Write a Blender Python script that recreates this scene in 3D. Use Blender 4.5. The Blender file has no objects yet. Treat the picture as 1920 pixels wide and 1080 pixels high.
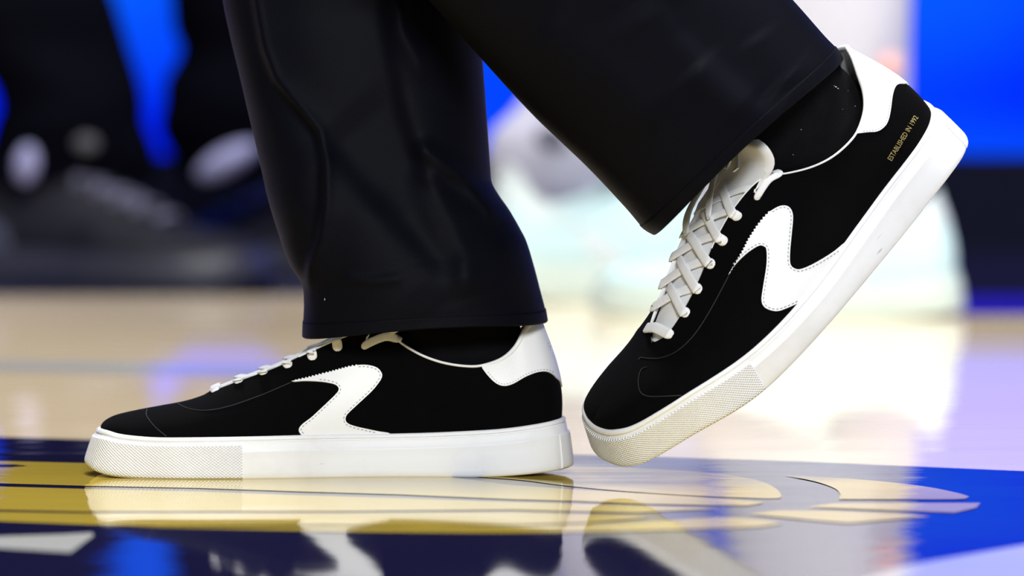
import bpy, bmesh, math, random
import numpy as np
from mathutils import Vector, Matrix
from mathutils.geometry import delaunay_2d_cdt

SC = bpy.context.scene
C = SC.collection
random.seed(7); rng = np.random.default_rng(7)

# ---------------------------------------------------------------- camera
FPX = 17400.0; CAMH = 0.46; PITCH = math.atan(974 / FPX)
cd = bpy.data.cameras.new('camera'); cam = bpy.data.objects.new('camera', cd); C.objects.link(cam)
cd.sensor_width = 36.0; cd.lens = FPX * 36 / 1920; cd.clip_start = .1; cd.clip_end = 100
cam.location = (0, 0, CAMH); cam.rotation_euler = (math.pi / 2 - PITCH, 0, 0)
cd.dof.use_dof = True; cd.dof.focus_distance = 6.0; cd.dof.aperture_fstop = 5.0; cd.dof.aperture_blades = 0
SC.camera = cam

# ---------------------------------------------------------------- world, lights, exposure
W = bpy.data.worlds.new('arena_dark'); SC.world = W; W.use_nodes = True
W.node_tree.nodes['Background'].inputs[0].default_value = (.80, .86, 1.0, 1)
W.node_tree.nodes['Background'].inputs[1].default_value = 0.15
def area(name, loc, target, size, power, col=(1, 1, 1)):
    l = bpy.data.lights.new(name, 'AREA'); l.shape = 'DISK'; l.size = size; l.energy = power; l.color = col
    o = bpy.data.objects.new(name, l); C.objects.link(o); o.location = loc
    o.rotation_euler = (Vector(target) - Vector(loc)).to_track_quat('-Z', 'Y').to_euler(); return o
area('arena_light_centre', (0.6, 5.2, 9.0), (0, 6.2, 0), 3.2, 1050, (1, .99, .97))
area('arena_light_camera_side', (0.8, -6.5, 5.6), (0, 6.1, .1), 3.0, 1480, (.95, .975, 1))
area('arena_light_far_side', (-2.5, 15.0, 9.0), (0, 7.5, .1), 2.5, 650, (.96, .98, 1))
area('arena_light_right', (9.0, 3.5, 7.5), (0, 6.2, .1), 2.5, 380, (.93, .96, 1))
SC.view_settings.view_transform = 'Standard'; SC.view_settings.look = 'None'
SC.view_settings.exposure = 0.0; SC.view_settings.gamma = 1.0; SC.view_settings.use_curve_mapping = False

# ---------------------------------------------------------------- pixels <-> world
_c, _s = math.cos(PITCH), math.sin(PITCH)
def P(px, py, Y):
    """world point at depth Y that the photograph shows at px, py"""
    x = (px - 960) / FPX; u = (540 - py) / FPX
    d = np.array([x, _c + u * _s, -_s + u * _c]); d = d / d[1] * Y
    return np.array([d[0], Y, CAMH + d[2]])
def G(px, py, z=0.0):
    """floor point at px, py"""
    x = (px - 960) / FPX; u = (540 - py) / FPX
    d = np.array([x, _c + u * _s, -_s + u * _c]); d = d * (CAMH - z) / -d[2]
    return np.array([d[0], d[1], z])
def PROJ(Q):
    d = np.asarray(Q, float) - np.array([0, 0, CAMH]); f = d[..., 1] * _c - d[..., 2] * _s; u = d[..., 1] * _s + d[..., 2] * _c
    return np.stack([960 + FPX * d[..., 0] / f, 540 - FPX * u / f], -1)
def srgb(r, g, b):
    f = lambda c: c / 12.92 if c <= .04045 else ((c + .055) / 1.055) ** 2.4
    return (f(r / 255), f(g / 255), f(b / 255), 1)

# ---------------------------------------------------------------- object helpers
def link(o, parent=None):
    C.objects.link(o)
    if parent is not None: o.parent = parent
    return o
def tag(o, label=None, cat=None, group=None, kind=None):
    for k, v in (('label', label), ('category', cat), ('group', group), ('kind', kind)):
        if v: o[k] = v
    return o
def empty(name, loc, label=None, cat=None, group=None, kind=None):
    o = bpy.data.objects.new(name, None); C.objects.link(o); o.location = loc; o.empty_display_size = .05
    return tag(o, label, cat, group, kind)
def mesh(name, verts, faces, mat, parent=None, smooth=True, uv=None, org=None, weld=None, sub=0, sharp=None):
    me = bpy.data.meshes.new(name)
    V = np.asarray(verts, float)
    if org is not None: V = V - np.asarray(org)
    me.from_pydata([tuple(map(float, v)) for v in V], [], [tuple(map(int, f)) for f in faces]); 
    if uv is not None:
        l = me.uv_layers.new(name='uv'); idx = np.empty(len(me.loops), int); me.loops.foreach_get('vertex_index', idx)
        l.data.foreach_set('uv', np.asarray(uv, float)[idx].ravel())
    if weld:
        b = bmesh.new(); b.from_mesh(me); bmesh.ops.remove_doubles(b, verts=b.verts, dist=weld)
        bmesh.ops.recalc_face_normals(b, faces=b.faces); b.to_mesh(me); b.free()
    if smooth: me.polygons.foreach_set('use_smooth', [True] * len(me.polygons))
    if sharp is not None: me.set_sharp_from_angle(angle=math.radians(sharp))
    me.materials.append(mat); me.update()
    o = bpy.data.objects.new(name, me); link(o, parent)
    if sub:
        m = o.modifiers.new('smooth', 'SUBSURF'); m.levels = m.render_levels = sub
    return o
def grid_faces(n, m, wrap_m=False, wrap_n=False, base=0, flip=False):
    F = []
    for i in range(n if wrap_n else n - 1):
        for j in range(m if wrap_m else m - 1):
            a, b = i * m + j, i * m + (j + 1) % m; c, d = ((i + 1) % n) * m + (j + 1) % m, ((i + 1) % n) * m + j
            F.append((base+a, base+b, base+c, base+d) if not flip else (base+d, base+c, base+b, base+a))
    return F
def box(x0, x1, y0, y1, z0, z1):
    v = [(x, y, z) for z in (z0, z1) for y in (y0, y1) for x in (x0, x1)]
    return v, [(0, 2, 3, 1), (4, 5, 7, 6), (0, 1, 5, 4), (2, 6, 7, 3), (0, 4, 6, 2), (1, 3, 7, 5)]

# ---------------------------------------------------------------- materials
def nodes(name):
    m = bpy.data.materials.new(name); m.use_nodes = True; nt = m.node_tree
    return m, nt, nt.nodes['Principled BSDF']
def N(nt, typ, **kw):
    n = nt.nodes.new(typ)
    for k, v in kw.items():
        if k.startswith('i_'): n.inputs[k[2:].replace('_', ' ')].default_value = v
        else: setattr(n, k, v)
    return n
def simple(name, col, rough=.5, spec=.5, sheen=0, bump=0, bscale=400, var=0, vscale=8, sub=0, metallic=0):
    m, nt, b = nodes(name); L = nt.links
    b.inputs['Base Color'].default_value = tuple(col[:3]) + (1,)
    b.inputs['Roughness'].default_value = rough; b.inputs['Specular IOR Level'].default_value = spec
    b.inputs['Sheen Weight'].default_value = sheen; b.inputs['Metallic'].default_value = metallic
    tc = N(nt, 'ShaderNodeTexCoord')
    if var:
        n = N(nt, 'ShaderNodeTexNoise', i_Scale=vscale, i_Detail=5.0); L.new(tc.outputs['Object'], n.inputs['Vector'])
        mx = N(nt, 'ShaderNodeMix', data_type='RGBA'); L.new(n.outputs['Fac'], mx.inputs['Factor'])
        mx.inputs[6].default_value = tuple(c * (1 - var) for c in col[:3]) + (1,)
        mx.inputs[7].default_value = tuple(min(1, c * (1 + var)) for c in col[:3]) + (1,)
        L.new(mx.outputs[2], b.inputs['Base Color'])
    if bump:
        n = N(nt, 'ShaderNodeTexNoise', i_Scale=bscale, i_Detail=4.0); L.new(tc.outputs['Object'], n.inputs['Vector'])
        bp = N(nt, 'ShaderNodeBump', i_Strength=bump, i_Distance=.001); L.new(n.outputs['Fac'], bp.inputs['Height']); L.new(bp.outputs['Normal'], b.inputs['Normal'])
    return m
M = {}
M['suede'] = simple('black_suede', (.0016, .0016, .002), .95, .06, .0, .5, 1500, .3, 60)
M['seam'] = simple('black_seam', (.02, .02, .026), .7, .3)
M['leather'] = simple('white_leather', (.86, .87, .88), .42, .4, 0, .10, 700, .02, 30)
M['lining'] = simple('white_lining', (.80, .81, .82), .7, .3, .1, .2, 900)
M['tongue'] = simple('white_tongue_canvas', (.80, .80, .80), .8, .25, .1, .25, 700, .04, 40)
M['lace'] = simple('white_lace_cotton', (.92, .92, .93), .8, .2, .2, .5, 1600)
M['stitch'] = simple('grey_thread', (.34, .34, .35), .8, .2)
M['insole'] = simple('dark_footbed', (.03, .03, .032), .9, .2)
M['gold'] = simple('gold_foil', (.62, .50, .20), .35, .5, metallic=.6)
M['emboss'] = simple('embossed_grey', (.62, .63, .66), .5, .3)
M['sock'] = simple('black_sock_knit', (.0042, .0042, .0055), .95, .06, .02, .6, 1100, .4, 90)
M['lint'] = simple('white_lint', (.7, .7, .7), .9, .1)
M['trouser'] = simple('black_fleece', (.0022, .0026, .0056), .6, .07, .0, .25, 1300, .15, 20)

def rubber(name, col, pattern=False, scuff=True):
    m, nt, b = nodes(name); L = nt.links
    b.inputs['Roughness'].default_value = .5; b.inputs['Specular IOR Level'].default_value = .4
    tc = N(nt, 'ShaderNodeTexCoord')
    n = N(nt, 'ShaderNodeTexNoise', i_Scale=22.0, i_Detail=6.0, i_Roughness=.65); L.new(tc.outputs['Object'], n.inputs['Vector'])
    r = N(nt, 'ShaderNodeValToRGB'); L.new(n.outputs['Fac'], r.inputs['Fac'])
    r.color_ramp.elements[0].position = .25; r.color_ramp.elements[0].color = (col[0]*.90, col[1]*.885, col[2]*.86, 1)
    r.color_ramp.elements[1].position = .55; r.color_ramp.elements[1].color = tuple(col) + (1,)
    out = r.outputs['Color']
    if scuff:
        mp = N(nt, 'ShaderNodeMapping'); mp.inputs['Scale'].default_value = (60, 60, 420); L.new(tc.outputs['Object'], mp.inputs['Vector'])
        s = N(nt, 'ShaderNodeTexNoise', i_Scale=1.0, i_Detail=3.0); L.new(mp.outputs['Vector'], s.inputs['Vector'])
        q = N(nt, 'ShaderNodeValToRGB'); q.color_ramp.elements[0].position = .72; q.color_ramp.elements[1].position = .80
        L.new(s.outputs['Fac'], q.inputs['Fac'])
        mx = N(nt, 'ShaderNodeMix', data_type='RGBA'); L.new(q.outputs['Color'], mx.inputs['Factor']); L.new(out, mx.inputs[6])
        mx.inputs[7].default_value = (.50, .47, .44, 1); out = mx.outputs[2]
    if pattern:
        u = N(nt, 'ShaderNodeUVMap'); sp = N(nt, 'ShaderNodeSeparateXYZ'); L.new(u.outputs['UV'], sp.inputs['Vector'])
        def mth(op, a, bb=None):
            k = N(nt, 'ShaderNodeMath', operation=op)
            for i, v in enumerate((a, bb)):
                if v is None: continue
                if isinstance(v, (int, float)): k.inputs[i].default_value = v
                else: L.new(v, k.inputs[i])
            return k.outputs[0]
        X, Y = sp.outputs['X'], sp.outputs['Y']
        a = mth('SINE', mth('MULTIPLY', X, math.pi / 3.6))
        c = mth('SINE', mth('MULTIPLY', Y, math.pi / 2.7))
        h = mth('MULTIPLY', a, c)
        bp = N(nt, 'ShaderNodeBump', i_Strength=.6, i_Distance=.0007); L.new(h, bp.inputs['Height']); L.new(bp.outputs['Normal'], b.inputs['Normal'])
        hh = N(nt, 'ShaderNodeMapRange'); L.new(h, hh.inputs[0]); hh.inputs[1].default_value = -.9; hh.inputs[2].default_value = -.1; hh.inputs[3].default_value = .93; hh.inputs[4].default_value = 1
        mx = N(nt, 'ShaderNodeMix', data_type='RGBA', blend_type='MULTIPLY'); mx.inputs['Factor'].default_value = 1
        L.new(out, mx.inputs[6]); L.new(hh.outputs[0], mx.inputs[7]); out = mx.outputs[2]
    L.new(out, b.inputs['Base Color'])
    return m
M['rubber'] = rubber('white_rubber', (.83, .84, .86))
M['rubber_toe'] = rubber('white_rubber_textured', (.85, .87, .91), True)

def court(name, col, col2=None, wood=False, rough=.038):
    """lacquered court floor: one colour of stain or paint under the same rippled varnish"""
    m, nt, b = nodes(name); L = nt.links
    b.inputs['Roughness'].default_value = rough; b.inputs['IOR'].default_value = 1.5; b.inputs['Specular IOR Level'].default_value = .5
    g = N(nt, 'ShaderNodeNewGeometry'); pos = g.outputs['Position']
    def noise(sx, sy, det=2.0):
        mp = N(nt, 'ShaderNodeMapping'); mp.inputs['Scale'].default_value = (sx, sy, 1); L.new(pos, mp.inputs['Vector'])
        n = N(nt, 'ShaderNodeTexNoise', i_Scale=1.0, i_Detail=det); L.new(mp.outputs['Vector'], n.inputs['Vector']); return n.outputs['Fac']
    grain = noise(3.0, 46.0, 4.0) if wood else noise(6.0, 30.0, 4.0)
    mx = N(nt, 'ShaderNodeMix', data_type='RGBA'); L.new(grain, mx.inputs['Factor'])
    c2 = col2 or tuple(c * .86 for c in col); mx.inputs[6].default_value = tuple(c2) + (1,); mx.inputs[7].default_value = tuple(col) + (1,)
    L.new(mx.outputs[2], b.inputs['Base Color'])
    def mth(op, a, bb):
        k = N(nt, 'ShaderNodeMath', operation=op)
        for i, v in enumerate((a, bb)):
            if isinstance(v, (int, float)): k.inputs[i].default_value = v
            else: L.new(v, k.inputs[i])
        return k.outputs[0]
    ty = mth('ADD', mth('MULTIPLY', mth('SUBTRACT', noise(1.6, 38.0, 1.0), .5), .012), mth('MULTIPLY', mth('SUBTRACT', noise(7.0, 160.0, 2.0), .5), .010))
    tx = mth('MULTIPLY', mth('SUBTRACT', noise(1.2, 60.0, 1.0), .5), .10)
    cb = N(nt, 'ShaderNodeCombineXYZ'); L.new(tx, cb.inputs[0]); L.new(ty, cb.inputs[1]); cb.inputs[2].default_value = 0
    va = N(nt, 'ShaderNodeVectorMath', operation='ADD'); L.new(g.outputs['Normal'], va.inputs[0]); L.new(cb.outputs[0], va.inputs[1])
    vn = N(nt, 'ShaderNodeVectorMath', operation='NORMALIZE'); L.new(va.outputs[0], vn.inputs[0]); L.new(vn.outputs[0], b.inputs['Normal'])
    return m
M['wood'] = court('court_maple', (.95, .78, .54), (.86, .67, .43), True)
M['navy'] = court('court_navy_paint', (.012, .011, .055))
M['royal'] = court('court_royal_paint', (.03, .015, .75))
M['yellow'] = court('court_yellow_paint', (.60, .43, .06), (.56, .40, .05))
M['white_line'] = court('court_white_paint', (.66, .66, .64))
M['grey_line'] = court('court_thin_line_paint', (.05, .05, .12))

# ---------------------------------------------------------------- sneaker shape (numpy only)
# shoe units: 1 = 1/2885 m; x runs toe -> heel, y across (towards +Y), z up
PX = 1 / 2885.0
MEDC = [(160,20),(164,55),(180,95),(215,126),(270,146),(340,157),(420,158),(500,147),(580,130),(660,114),(740,106),(820,107),(890,112),(950,114),(1000,109),(1040,92),(1062,62),(1071,30),(1073,0)]
LATC = [(160,-20),(163,10),(176,52),(205,90),(250,122),(310,147),(380,164),(460,170),(540,163),(620,150),(700,137),(780,128),(860,124),(930,122),(985,115),(1030,95),(1058,64),(1070,30),(1073,0)]
ZTOP = [(150,90),(185,89),(215,84),(250,81),(300,79),(400,80),(500,81),(600,82),(700,82),(800,84),(900,89),(950,93),(1000,99),(1060,107),(1080,109)]
ZBOT = [(150,24),(163,20),(180,11),(205,5),(240,2),(280,0.5),(340,0),(500,0),(850,0),(900,1),(950,3),(1000,7),(1073,14),(1080,15)]
#        base x, top x, top |y|, top z, kind (0 ridge .. 1 collar)
KNOTS = [(None,199,0,101,0),(168,205,0,106,0),(190,222,0,113,0),(235,257,0,121,0),(290,300,0,129,0),(340,343,0,137,0),(375,376,0,147,0),
 (392,390,18,154,.1),(408,404,34,161,.3),(455,450,45,179,.5),(520,515,53,203,.6),(580,575,58,231,.7),(640,640,62,260,.8),(690,690,65,275,.9),(722,720,67,274,.95),
 (742,740,69,260,1),(765,763,73,243,1),(795,795,80,226,1),(830,832,87,214,1),(870,872,90,208,1),(905,903,89,209,1),(945,940,80,220,1),
 (985,966,68,241,1),(1020,984,54,271,1),(1046,1001,32,294,1),(None,1011,0,301,1)]

def cr(P, n):
    """dense Catmull-Rom (centripetal-ish uniform) through rows of P, n samples"""
    P = np.asarray(P, float); m = len(P)
    u = np.linspace(0, m - 1, n); i = np.minimum(u.astype(int), m - 2); f = (u - i)[:, None]
    a = P[np.maximum(i - 1, 0)]; b = P[i]; c = P[i + 1]; d = P[np.minimum(i + 2, m - 1)]
    return 0.5 * ((2 * b) + (c - a) * f + (2*a - 5*b + 4*c - d) * f**2 + (-a + 3*b - 3*c + d) * f**3)

def tab(T):
    D = cr(T, 400)
    return lambda x: np.interp(x, D[:, 0], D[:, 1])
ztop = tab(ZTOP); zbot = tab(ZBOT)

class Side:
    """one half of the shoe; which = 'med' or 'lat', sgn = -1 towards the viewer, +1 away"""
    def __init__(s, which, sgn):
        s.which, s.sgn = which, sgn
        D = cr(MEDC if which == 'med' else LATC, 600)
        L = np.concatenate([[0], np.cumsum(np.hypot(*np.diff(D, axis=0).T))])
        s.A = L / L[-1]; s.L = L[-1]
        s.D = np.stack([np.interp(np.linspace(0, 1, 601), s.A, D[:, k]) for k in (0, 1)], 1)
        g = np.gradient(s.D, axis=0); g /= np.linalg.norm(g, axis=1)[:, None]
        g[0] = (0, 1); g[-1] = (0, -1)
        s.N = np.stack([-g[:, 1], g[:, 0]], 1)           # outward in (x,|y|)
        s.G = np.linspace(0, 1, 601)
        s._grid()
    def plan(s, a, out=0.0):
        x = np.interp(a, s.G, s.D[:, 0]); y = np.interp(a, s.G, s.D[:, 1])
        nx = np.interp(a, s.G, s.N[:, 0]); ny = np.interp(a, s.G, s.N[:, 1])
        l = np.hypot(nx, ny); return x + nx / l * out, y + ny / l * out
    def a_of_x(s, x):
        return np.interp(x, s.D[:, 0], s.G)
    def lean(s, a):
        x, _ = s.plan(a)
        return np.interp(x, [160, 200, 300, 950, 1040, 1073], [20, 14, 6, 6, 9, 11])
    def sole_pt(s, a, fr, out=0.0):
        """point of the sole wall: fr 0 bottom .. 1 top"""
        x0, _ = s.plan(a)
        x, y = s.plan(a, out - s.lean(a) * np.clip((fr - .12) / .88, 0, 1) ** 1.1)
        b = zbot(x0); t = ztop(x0)
        return np.stack([x, s.sgn * y, b + (t - b) * fr], -1)
    def _grid(s, nt=361, nv=49):
        lean_m = 12 if s.which == 'med' else -12
        K = []
        for k, (bx, tx, ty, tz, c) in enumerate(KNOTS):
            a = 0.0 if k == 0 else 1.0 if bx is None else float(s.a_of_x(bx))
            m = lean_m * np.clip((400 - tx) / 200, 0, 1)
            K.append((a, tx, ty + m, tz, c))
        C = cr(K, nt)
        C[:, 0] = np.clip(np.maximum.accumulate(C[:, 0]), 0, 1)
        x0, _ = s.plan(C[:, 0])
        bx, by = s.plan(C[:, 0], -s.lean(C[:, 0]) - 7)
        B = np.stack([bx, by, ztop(x0) - 5], 1)
        T = C[:, 1:4].copy(); c = np.clip(C[:, 4:5], 0, 1)
        d = T - B; h = d.copy(); h[:, 2] = 0; up = np.array([0, 0, 1.0])
        ox, oy = s.plan(C[:, 0], 1.0); nx, ny = s.plan(C[:, 0]); N = np.stack([ox - nx, oy - ny, 0 * nx], 1)
        dz = d[:, 2:3]
        P1 = B + up * dz * (.60 - .22 * c) + N * (3 + 5 * c)
        P2a = T - h * .55
        bulge = np.interp(T[:, 0], [400, 700, 800, 900, 960, 1011], [6, 8, 6, 4, 12, 24])[:, None]
        P2b = T - up * dz * .33 + N * bulge
        P2 = P2a * (1 - c) + P2b * c
        v = np.linspace(0, 1, nv)[None, :, None]
        G = (1-v)**3 * B[:, None] + 3*(1-v)**2*v * P1[:, None] + 3*(1-v)*v**2 * P2[:, None] + v**3 * T[:, None]
        G[..., 1] *= s.sgn
        s.S = G
        gt = np.gradient(G, axis=0); gv = np.gradient(G, axis=1)
        n = np.cross(gt, gv) * (1 if s.sgn > 0 else -1) * -1
        # outward = away from the shoe's middle
        n /= np.maximum(np.linalg.norm(n, axis=2)[..., None], 1e-9)
        ctr = np.array([600, 0, 60.0]); flip = np.sign(np.sum(n[180, 24] * (G[180, 24] - ctr)))
        s.Nrm = n * flip
        s.nt, s.nv = nt, nv
    def at(s, t, v, off=0.0):
        t = np.asarray(t, float); v = np.asarray(v, float)
        ft = np.clip(t, 0, 1) * (s.nt - 1); fv = np.clip(v, 0, 1) * (s.nv - 1)
        i = np.minimum(ft.astype(int), s.nt - 2); j = np.minimum(fv.astype(int), s.nv - 2)
        a = (ft - i)[..., None]; b = (fv - j)[..., None]
        def bl(G): return (G[i, j]*(1-a)*(1-b) + G[i+1, j]*a*(1-b) + G[i, j+1]*(1-a)*b + G[i+1, j+1]*a*b)
        n = bl(s.Nrm); n = n / np.linalg.norm(n, axis=-1)[..., None]
        return bl(s.S) + n * np.asarray(off)[..., None] if np.ndim(off) else bl(s.S) + n * off
    def find(s, X, Y):
        """(t, v) of the surface point that lies at photo position X, Y of the planted shoe"""
        if not hasattr(s, 'proj'):
            y = -np.abs(s.S[..., 1]) if s.sgn > 0 else s.S[..., 1]
            s.proj = np.stack([s.S[..., 0], 900 - s.S[..., 2] - .077 * (y + 160)], -1)
        out = []
        for x, yy in zip(np.atleast_1d(X), np.atleast_1d(Y)):
            d = (s.proj[..., 0] - x) ** 2 + (s.proj[..., 1] - yy) ** 2
            d[-6:] += 30
            i, j = np.unravel_index(np.argmin(d), d.shape)
            i = min(max(i, 1), s.nt - 2); j = min(max(j, 1), s.nv - 2)
            p = s.proj[i, j]; gt = (s.proj[i+1, j] - s.proj[i-1, j]) / 2; gv = (s.proj[i, j+1] - s.proj[i, j-1]) / 2
            try: st = np.linalg.solve(np.stack([gt, gv], 1), np.array([x, yy]) - p); st = np.clip(st, -1.5, 1.5)
            except Exception: st = (0, 0)
            out.append(((i + st[0]) / (s.nt - 1), (j + st[1]) / (s.nv - 1)))
        return np.clip(np.array(out), 0, 1)

class Bend:
    """toe part (x < x0) turned up by ang over a length w"""
    def __init__(s, ang=0.0, x0=480.0, w=260.0, z0=20.0):
        s.ang = ang; s.z0 = z0
        xs = np.linspace(1200, -100, 1301)
        u = np.clip((x0 + w / 2 - xs) / w, 0, 1); th = ang * u * u * (3 - 2 * u)
        dx = -np.cos(th); dz = np.sin(th)
        cx = 1200 + np.concatenate([[0], np.cumsum((dx[1:] + dx[:-1]) / 2)])
        cz = np.concatenate([[0], np.cumsum((dz[1:] + dz[:-1]) / 2)])
        s.xs, s.cx, s.cz, s.th = xs[::-1], cx[::-1], cz[::-1], th[::-1]
    def __call__(s, P):
        P = np.asarray(P, float)
        if s.ang == 0: return P
        x = P[..., 0]; z = P[..., 2] - s.z0
        cx = np.interp(x, s.xs, s.cx); cz = np.interp(x, s.xs, s.cz); th = np.interp(x, s.xs, s.th)
        return np.stack([cx + np.sin(th) * z, P[..., 1], s.z0 + cz + np.cos(th) * z], -1)

def to_local(P):
    return (np.asarray(P, float) - np.array([617, 0, 0])) * PX

# ---------------------------------------------------------------- the floor and what is painted on it
def slab(name, pts, mat, parent, z=0.0, kind=None):
    me_v = [Vector((p[0], p[1])) for p in pts]; n = len(pts)
    r = delaunay_2d_cdt(me_v, [(i, (i + 1) % n) for i in range(n)], [], 1, 1e-6)
    o = mesh(name, [(v.x, v.y, z) for v in r[0]], r[2], mat, parent, False)
    for p in o.data.polygons:
        pass
    if o.data.polygons and o.data.polygons[0].normal.z < 0: o.data.flip_normals()
    if kind: o['kind'] = kind
    return o
def paint(name, px, mat, z, dens=True):
    pts = [G(a, b)[:2] for a, b in px]
    return slab(name, pts, mat, floor, z)
FX, FY0, FY1 = 5.0, 1.0, 12.0
floor = mesh('floor', [(-FX, FY0, 0), (FX, FY0, 0), (FX, FY1, 0), (-FX, FY1, 0)], [(0, 1, 2, 3)], M['wood'], None, False); floor['kind'] = 'structure'
def yof(py): return G(960, py)[1]
# painted apron under the board, royal stripe on the right, pale line across the maple
y_ap, y_ry = yof(556), yof(592)
slab('painted_apron', [(-FX, yof(548)), (G(1350, 556)[0], yof(556)), (FX, yof(562)), (FX, FY1), (-FX, FY1)], M['navy'], floor, .0004)
slab('painted_stripe', [G(1380, 592)[:2], (FX, yof(593)), (FX, yof(561)), G(1380, 556)[:2]], M['royal'], floor, .0006)
paint('painted_line', [(-400, 672), (1000, 693), (1000, 716), (-400, 688)], M['white_line'], .0004)
# navy field of the logo
slab('painted_field', [(-2.6, 3.2), (2.6, 3.2), (2.6, G(2900, 950)[1] - .7), G(2900, 915)[:2], G(1920, 884)[:2], G(1500, 866)[:2], G(1190, 856)[:2], G(600, 838)[:2], G(0, 820)[:2], G(-900, 795)[:2], (-2.6, G(-900, 795)[1] - .5)], M['navy'], floor, .0003)
paint('painted_line', [(-300, 846), (200, 851), (200, 853), (-300, 848)], M['grey_line'], .0005)
def smooth_px(p, n=60): return [tuple(q) for q in cr(np.array(p, float), n)]
YZ = .0006
shapes = [
 smooth_px([(850, 884), (1000, 877), (1080, 876), (1200, 880), (1330, 888), (1420, 902), (1455, 918), (1466, 932)], 30) + [(1462, 936)] + smooth_px([(1440, 936.5), (1300, 931), (1150, 921), (1050, 911), (980, 902), (900, 896), (850, 893)], 20),
 [(-500, 862), (0, 866), (160, 870), (400, 877), (820, 886), (850, 897), (960, 911.5), (1075, 919), (1290, 932), (1432, 943), (1426, 946), (1400, 950), (1200, 946.5), (1075, 941), (960, 938), (750, 929), (550, 923), (375, 917), (160, 912.5), (0, 908), (-500, 898)],
 [(-500, 903), (0, 914), (160, 918.5), (375, 923.5), (550, 930), (750, 936), (960, 943.5), (1075, 946), (1352, 955.5), (1190, 963), (1075, 960.5), (960, 957.5), (640, 960.5), (160, 961), (0, 957.5), (-500, 950)],
 [(-500, 954), (0, 961.5), (160, 964.5), (640, 964.5), (960, 962), (1190, 968.5), (1218, 972), (1100, 982), (960, 986), (800, 989), (600, 986), (300, 989), (160, 985), (0, 979), (-500, 970)],
 smooth_px([(700, 990), (960, 988), (1200, 981), (1340, 972), (1410, 975), (1445, 979)], 16) + [(1468, 984)] + smooth_px([(1420, 990), (1200, 997), (960, 1001), (700, 999), (400, 993), (250, 990)], 16),
 smooth_px([(1470, 893), (1600, 900), (1720, 912), (1790, 925), (1817, 933)], 20) + smooth_px([(1812, 936), (1780, 938), (1572, 938)], 8) + smooth_px([(1576, 930), (1566, 918), (1530, 905), (1480, 895)], 14),
 [(1512, 953), (1560, 946), (1700, 945), (1838, 945), (1830, 954), (1790, 963), (1700, 960)],
 [(1402, 966), (1460, 959), (1560, 960), (1700, 966), (1745, 970), (1700, 974), (1590, 983), (1540, 979)],
 [(-600, 999), (0, 1008), (120, 1004), (172, 1001), (176, 1006), (132, 1038), (0, 1030), (-600, 1020)],
 [(1690, 1064), (1920, 1024), (2600, 930), (2800, 1100), (2200, 1250), (1400, 1250), (1560, 1110)],
 [(-60, 873.5), (30, 874), (52, 876.5), (20, 878), (-60, 878)],
]
mt = ['yellow'] * 8 + ['white_line', 'white_line', 'navy']
for i, (s, m) in enumerate(zip(shapes, mt)):
    paint('painted_shape', s, M[m], YZ + .00002 * i + (.0003 if i == 10 else 0))

# ---------------------------------------------------------------- wall and the lit board behind the court
v, f = box(-FX, FX, 11.6, 11.8, 0, 4.5)
w = mesh('wall_back', v, f, simple('dark_stand', (.006, .006, .010), .9, .1, var=.5, vscale=2), None, False); w['kind'] = 'structure'
YB = 8.82
board = empty('led_board', (0, YB, 0), 'long courtside LED board glowing blue above a dark navy base', 'advertising board')
m, nt, b = nodes('led_screen_blue'); L = nt.links
tc = N(nt, 'ShaderNodeTexCoord'); mp = N(nt, 'ShaderNodeMapping'); mp.inputs['Scale'].default_value = (2.3, 1, 5.0); L.new(tc.outputs['Object'], mp.inputs['Vector'])
nz = N(nt, 'ShaderNodeTexNoise', i_Scale=1.0, i_Detail=1.0); L.new(mp.outputs[0], nz.inputs['Vector'])
rp = N(nt, 'ShaderNodeValToRGB'); L.new(nz.outputs['Fac'], rp.inputs['Fac'])
rp.color_ramp.elements[0].position = .35; rp.color_ramp.elements[0].color = srgb(0, 35, 255)
rp.color_ramp.elements[1].position = .68; rp.color_ramp.elements[1].color = srgb(10, 100, 255)
b.inputs['Base Color'].default_value = (0, 0, 0, 1); b.inputs['Roughness'].default_value = .8; b.inputs['Specular IOR Level'].default_value = 0
L.new(rp.outputs[0], b.inputs['Emission Color']); b.inputs['Emission Strength'].default_value = 1.05
org = np.array([0, YB, 0])
v, f = box(-3.6, 3.6, YB, YB + .06, .093, .98); mesh('screen', v, f, m, board, False, org=org)
v, f = box(-3.62, 3.62, YB - .02, YB + .10, 0, .091); mesh('base_panel', v, f, simple('navy_panel', (.002, .0025, .011), .8, .1), board, False, org=org)
v, f = box(-3.62, 3.62, YB - .01, YB + .10, .98, 1.01); mesh('top_rail', v, f, simple('black_rail', (.02, .02, .02), .5), board, False, org=org)

# ---------------------------------------------------------------- sneaker builder
def poly_dense(px, step=4.0, closed=True):
    out = []
    n = len(px)
    for i in range(n if closed else n - 1):
        a, b = np.array(px[i], float), np.array(px[(i + 1) % n], float); k = max(1, int(np.ceil(np.linalg.norm(b - a) / step)))
        for q in range(k): out.append(a + (b - a) * q / k)
    if not closed: out.append(np.array(px[-1], float))
    return np.array(out)

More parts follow.
